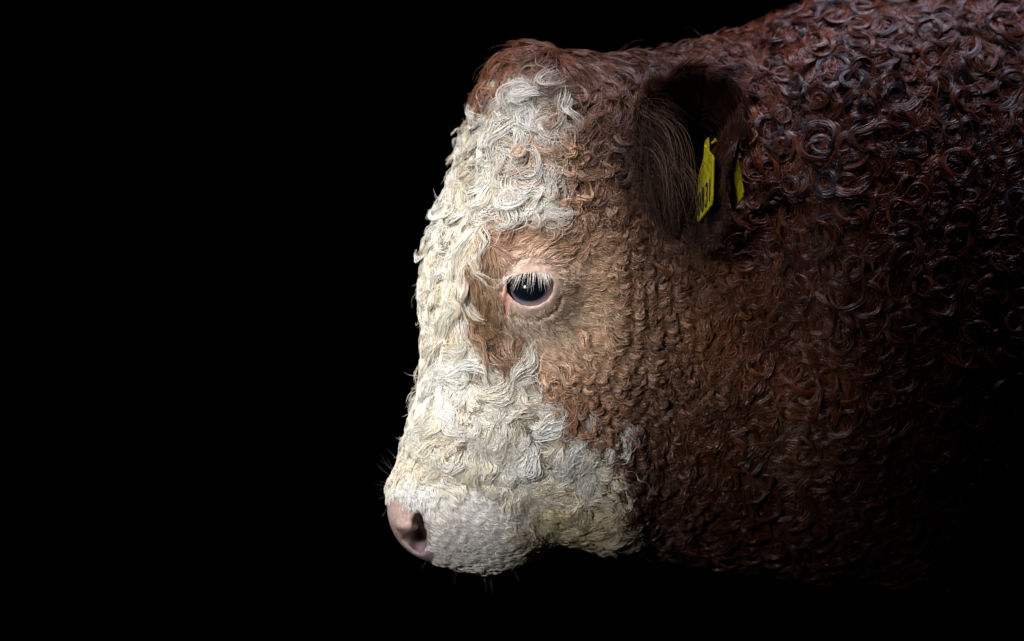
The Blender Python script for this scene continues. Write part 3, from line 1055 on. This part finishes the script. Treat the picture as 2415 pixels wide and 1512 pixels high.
def ear_point(i, r):
    """inner face of the ear: i = index round the rim, r = 0 (deep) .. 1 (rim)"""
    R = rimc[i]
    g = r ** .8
    X = deep[0] + (R[:, 0] - deep[0]) * g
    P = deep[1] + (R[:, 1] - deep[1]) * g
    Y = deep[2] + (R[:, 2] - deep[2]) * r ** 1.15
    return np.stack([X, Y, P], -1)


ii = np.arange(NR)
inner = np.stack([ear_point(ii, np.full(NR, r)) for r in np.linspace(.02, 1, NF)])      # NF, NR, 3
cen = np.array([deep[0], deep[2], deep[1]])
outer = []
for j, r in enumerate(np.linspace(1, .02, NF)):
    p = ear_point(ii, np.full(NR, r)).copy()
    out_dir = np.stack([rimc[:, 0] - deep[0], rimc[:, 1] - deep[1]], -1)
    out_dir /= np.linalg.norm(out_dir, axis=1, keepdims=True)
    k = min(1, j / 3) * 9
    p[:, 0] += out_dir[:, 0] * k
    p[:, 2] += out_dir[:, 1] * k
    p[:, 1] += 10 * min(1, j / 3) + 40 * (1 - r)
    outer.append(p)
ev_ = np.concatenate([inner, np.array(outer)]).reshape(-1, 3)
nrow = 2 * NF
ef_ = [(j * NR + i, j * NR + (i + 1) % NR, (j + 1) * NR + (i + 1) % NR, (j + 1) * NR + i) for j in range(nrow - 1) for i in range(NR)]
ef_ += [tuple(range(NR))[::-1], tuple((nrow - 1) * NR + i for i in range(NR))]
ear = mesh_obj("ear", to_bull(world(ev_[:, 0], ev_[:, 1], ev_[:, 2])), ef_, plain("ear_skin", (.012, .006, .005), .9, .03), bull)

# short hair along the inner wall and rim, swept round the rim
m = 9000
ri = rng.integers(0, NR, m)
keep = rng.random(m) < np.interp(ri, [0, 16, 30, 50, 62, 74, 96], [.35, .8, 1, 1, .8, .5, .3])
ri = ri[keep]
m = len(ri)
rr_ = np.clip(1 - np.abs(rng.normal(0, .28, m)), .25, 1.0)
p0 = ear_point(ri, rr_)
tang = np.roll(rimc, -2, 0) - np.roll(rimc, 2, 0)
tang = tang[:, [0, 2, 1]]
tang /= np.linalg.norm(tang, axis=1, keepdims=True)
outv = rimc[:, [0, 2, 1]] - cen
outv /= np.linalg.norm(outv, axis=1, keepdims=True)
sgn = np.where((ri < 70) & (ri > 4), 1.0, -1.0)
Ls = rng.uniform(30, 75, m)
a_ = tang[ri] * sgn[:, None] * Ls[:, None]
b_ = outv[ri] * (Ls * rng.uniform(.0, .45, m))[:, None]
p1 = p0 + a_ * .5 + b_ * .75 + np.array([0, -8, 0])
p2 = p0 + a_ * .95 + b_ * .6 + np.array([0, -6, 0]) + rng.normal(0, 5, (m, 3))
ec = np.array([.04, .014, .008]) * rng.uniform(.4, 1.6, m)[:, None] * np.interp(ri, [0, 18, 28, 50, 60, 96], [.9, .9, 2.4, 2.4, 1, .9])[:, None]  # right wall brightened, left kept dark: lighting put into the hair colour
strands("ear_hair", (p0, p1, p2), rng.uniform(.5, .85, m), ec, ear_mat, bull)

# outside of the ear
m = 5000
ri = rng.integers(0, 47, m)
row = rng.integers(0, NF // 2, m)
op = np.array(outer)
p0 = op[row, ri]
Ls = rng.uniform(30, 60, m)
a_ = tang[ri] * Ls[:, None]
b_ = outv[ri] * (Ls * rng.uniform(.05, .4, m))[:, None]
p1 = p0 + a_ * .5 + b_
p2 = p0 + a_ + b_ * .8 + rng.normal(0, 4, (m, 3))
ec = np.array([.09, .033, .019]) * rng.uniform(.5, 1.5, m)[:, None]
strands("ear_back_hair", (p0, p1, p2), rng.uniform(.5, .85, m), ec, dark_mat, bull)

# the furry margin of the ear
m = 4200
ri = np.concatenate([rng.integers(2, 46, m - 1500), rng.integers(44, 76, 1500)])
p0 = ear_point(ri, rng.uniform(.9, 1.0, m))
Ls = rng.uniform(24, 62, m) * np.interp(ri, [0, 14, 30, 46], [1.5, 1.3, 1, .8])
low = (ri > 44)
along = np.where(low, -.15, .75) * rng.uniform(.5, 1.3, m)
outw = np.where(low, .75, .42) * rng.uniform(.3, 1.3, m)
a_ = tang[ri] * (along * Ls)[:, None]
b_ = outv[ri] * (outw * Ls)[:, None] * np.array([1, .35, 1])
p1 = p0 + b_ * .9 + a_ * .25 + np.array([0, -12, 0])
p2 = p0 + a_ + b_ * .75 + np.stack([rng.normal(0, 6, m), rng.normal(0, 6, m), rng.normal(4, 8, m)], -1)
ec = np.array([.11, .038, .022]) * rng.uniform(.4, 1.7, m)[:, None] * np.interp(ri, [6, 14, 34, 46], [1, 2.2, 2.2, 1])[:, None]  # upper rim lightened: light from above put into the hair colour
strands("ear_rim_hair", (p0, p1, p2), rng.uniform(.45, .8, m), ec, dark_mat, bull)

# thin untidy hairs over the front of the ear
m = 420
p0 = np.stack([rng.normal(1520, 20, m), rng.normal(-258, 8, m), rng.uniform(235, 470, m)], -1)
th_ = rng.normal(.5, 1.1, m)
Ls = rng.uniform(50, 120, m)
p1 = p0 + np.stack([np.cos(th_) * Ls * .6, np.full(m, -42.), np.sin(th_) * Ls * .4], -1)
p2 = p0 + np.stack([np.cos(th_) * Ls * .75 + rng.normal(0, 16, m), np.full(m, -34.), np.abs(np.sin(th_)) * Ls + rng.normal(30, 22, m)], -1)
ec = np.array([.045, .020, .012]) * rng.uniform(.2, 1.9, m)[:, None]
strands("ear_front_hair", (p0, p1, p2), rng.uniform(.4, .7, m), ec, ear_mat, bull)

# long fringe hanging out of the ear
ng = 11
fx, fp = [], []
g0 = np.stack([rng.normal(1528, 18, ng), rng.normal(-262, 8, ng), rng.uniform(250, 400, ng)], -1)
kx = rng.uniform(.0, 1, ng)
g1 = g0 + np.stack([60 + 55 * kx, np.full(ng, -46.), 10 + 60 * kx], -1)
g2 = g0 + np.stack([60 + 25 * rng.normal(0, 1, ng), np.full(ng, -40.), rng.uniform(110, 230, ng)], -1)
per = 8
idx = np.repeat(np.arange(ng), per)
mm = len(idx)
sp = rng.normal(0, 1, (mm, 3))
f0 = g0[idx] + sp * 8
f1 = g1[idx] + sp * 6 + rng.normal(0, 5, (mm, 3))
f2 = g2[idx] + sp * 6 + rng.normal(0, 14, (mm, 3))
fcx = np.array([.19, .11, .075]) * rng.uniform(.1, 1.9, mm)[:, None]
strands("ear_fringe", (f0, f1, f2), rng.uniform(.4, .7, mm), fcx, ear_mat, bull, steps=12)


# ------------------------------------------------------------------ ear tag
def tag_material():
    m, nt, N, L = node_mat("yellow_tag_plastic")
    b = N["Principled BSDF"]
    no = N.new("ShaderNodeTexNoise")
    no.inputs["Scale"].default_value = 180
    no.inputs["Detail"].default_value = 6
    cr_ = N.new("ShaderNodeValToRGB")
    cr_.color_ramp.elements[0].position = .36
    cr_.color_ramp.elements[0].color = (.55, .43, .02, 1)
    cr_.color_ramp.elements[1].position = .56
    cr_.color_ramp.elements[1].color = (.90, .78, .03, 1)
    tc = N.new("ShaderNodeTexCoord")
    L.new(tc.outputs["Object"], no.inputs["Vector"])
    L.new(no.outputs["Fac"], cr_.inputs[0])
    L.new(cr_.outputs[0], b.inputs["Base Color"])
    b.inputs["Roughness"].default_value = .4
    return m


tag_mat = tag_material()
ink = plain("tag_ink", (.012, .012, .012), .6)
tag_root = bpy.data.objects.new("ear_tag", None)
scene.collection.objects.link(tag_root)
tag_root.location = wvec(1690, -330, 340)
tag(tag_root, "yellow plastic ear tag numbered 0831 hanging in the bull's ear", "ear tag")
TR = np.array(tag_root.location)


def panel(name, corner, wv, hv, outline, thick):
    """flat plate: corner = bottom left, wv / hv = full width and height vectors (X, Y, P), outline in 0..1"""
    corner, wv, hv = [np.array(x, float) for x in (corner, wv, hv)]
    nv = np.cross(wv, hv)
    nv /= np.linalg.norm(nv)
    o = np.array(outline)
    f = corner + o[:, :1] * wv + o[:, 1:] * hv
    v = np.concatenate([f + nv * thick / 2, f - nv * thick / 2])
    n = len(o)
    faces = [tuple(range(n)), tuple(range(2 * n - 1, n - 1, -1))] + [(i, i + n, (i + 1) % n + n, (i + 1) % n) for i in range(n)]
    ob = mesh_obj(name, world(v[:, 0], v[:, 1], v[:, 2]) - TR, faces, tag_mat, tag_root, smooth=False)
    bv = ob.modifiers.new("rounded_edges", 'BEVEL')
    bv.width = .0006
    bv.segments = 2
    return corner, wv, hv, nv


OUT = [(.06, 0), (.94, 0), (1, .05), (1, .60), (.95, .66), (.66, .80), (.60, 1.0), (.40, 1.0), (.34, .80), (.05, .66), (0, .60), (0, .05)]
c0, wv0, hv0, nv0 = panel("front_panel", at(1646, 527, -215), (30, -112, -42), (4, 0, -172), OUT, 5)
c1, wv1, hv1, nv1 = panel("back_panel", at(1728, 500, -238), (22, -95, -34), (-28, 0, -185), OUT[:5] + [(.70, .74), (.30, .74)] + OUT[9:], 5)

# the digits: strokes as thin raised ink on the front panel
GLYPH = {
    '0': [[(.5 + .38 * math.cos(a), .5 + .5 * math.sin(a)) for a in np.linspace(0, 2 * math.pi, 25)]],
    '8': [[(.5 + .32 * math.cos(a), .75 + .24 * math.sin(a)) for a in np.linspace(0, 2 * math.pi, 19)],
          [(.5 + .38 * math.cos(a), .26 + .27 * math.sin(a)) for a in np.linspace(0, 2 * math.pi, 19)]],
    '3': [[(.5 + .36 * math.cos(a), .75 + .25 * math.sin(a)) for a in np.linspace(2.6, -1.45, 14)] +
          [(.5 + .38 * math.cos(a), .25 + .26 * math.sin(a)) for a in np.linspace(1.45, -2.7, 14)]],
    '1': [[(.5, 0), (.5, 1)]]}
side = -nv0 if nv0[0] > 0 else nv0
for gi, ch in enumerate("0831"):
    vs, fs = [], []
    for line in GLYPH[ch]:
        line = np.array(line)
        loc = np.stack([.07 + gi * .235 + line[:, 0] * .175, .07 + line[:, 1] * .30], -1)
        pos = c0 + loc[:, :1] * wv0 + loc[:, 1:] * hv0 + side * 3.0
        tn = np.gradient(pos, axis=0)
        tn /= np.linalg.norm(tn, axis=1, keepdims=True)
        sd = np.cross(tn, side)
        st = len(vs)
        for q_, s__ in zip(pos, sd):
            vs += [q_ + s__ * 3.4, q_ - s__ * 3.4, q_ - s__ * 3.4 + side * .6, q_ + s__ * 3.4 + side * .6]
        for k in range(len(pos) - 1):
            a = st + 4 * k
            fs += [(a + j, a + (j + 1) % 4, a + 4 + (j + 1) % 4, a + 4 + j) for j in range(4)]
        fs += [(st, st + 1, st + 2, st + 3), tuple(st + 4 * (len(pos) - 1) + j for j in (3, 2, 1, 0))]
    vs = np.array(vs)
    d_ = mesh_obj("digit", world(vs[:, 0], vs[:, 1], vs[:, 2]) - TR, fs, ink, tag_root, smooth=False)
    d_["label"] = "black digit %s printed on the yellow panel" % ch

# the stud that joins the two panels through the ear
pa = c0 + .5 * wv0 + .9 * hv0
pb = c1 + .5 * wv1 + .9 * hv1
ax = (pb - pa) / np.linalg.norm(pb - pa)
e_1 = np.cross(ax, [0, 0, 1.0])
e_1 /= np.linalg.norm(e_1)
e_2 = np.cross(ax, e_1)
vs, fs = [], []
prof = [(-9, 0), (-9, 9), (-5, 12), (-1, 9), (-1, 5), (1.001, 5)]
L_ = np.linalg.norm(pb - pa) * .4
prof = [(-5, .5), (-4.5, 4), (-3, 6), (-1, 6), (0, 3), (L_ * .5, 3), (L_, 3), (L_ + 1, 6), (L_ + 3, 6), (L_ + 4.5, 4), (L_ + 5, .5)]
ns = 20
for t, r in prof:
    for i in range(ns):
        a = 2 * math.pi * i / ns
        vs.append(pa + ax * t + (e_1 * math.cos(a) + e_2 * math.sin(a)) * r)
fs = [(j * ns + i, j * ns + (i + 1) % ns, (j + 1) * ns + (i + 1) % ns, (j + 1) * ns + i) for j in range(len(prof) - 1) for i in range(ns)]
fs += [tuple(range(ns))[::-1], tuple((len(prof) - 1) * ns + i for i in range(ns))]
vs = np.array(vs)
mesh_obj("stud", world(vs[:, 0], vs[:, 1], vs[:, 2]) - TR, fs, tag_mat, tag_root)

# ------------------------------------------------------------------ a bit of straw caught in the curls
sx, sp = np.array([1752., 1763., 1776.]), np.array([168., 176., 187.])
sy = surf_y(sx, sp) - 26
ring, vs, fs = 7, [], []
for k in range(3):
    for i in range(ring):
        a = 2 * math.pi * i / ring
        vs.append((sx[k] - 1.6 * math.sin(a) * .6, sy[k] + 2.2 * math.cos(a), sp[k] + 2.4 * math.sin(a)))
fs = [(j * ring + i, j * ring + (i + 1) % ring, (j + 1) * ring + (i + 1) % ring, (j + 1) * ring + i) for j in range(2) for i in range(ring)]
fs += [tuple(range(ring))[::-1], tuple(2 * ring + i for i in range(ring))]
vs = np.array(vs)
straw = mesh_obj("straw_stalk", world(vs[:, 0], vs[:, 1], vs[:, 2]), fs, plain("dry_straw", (.42, .36, .26), .7, .2))
tag(straw, "short pale bit of straw caught in the neck curls behind the ear", "straw")
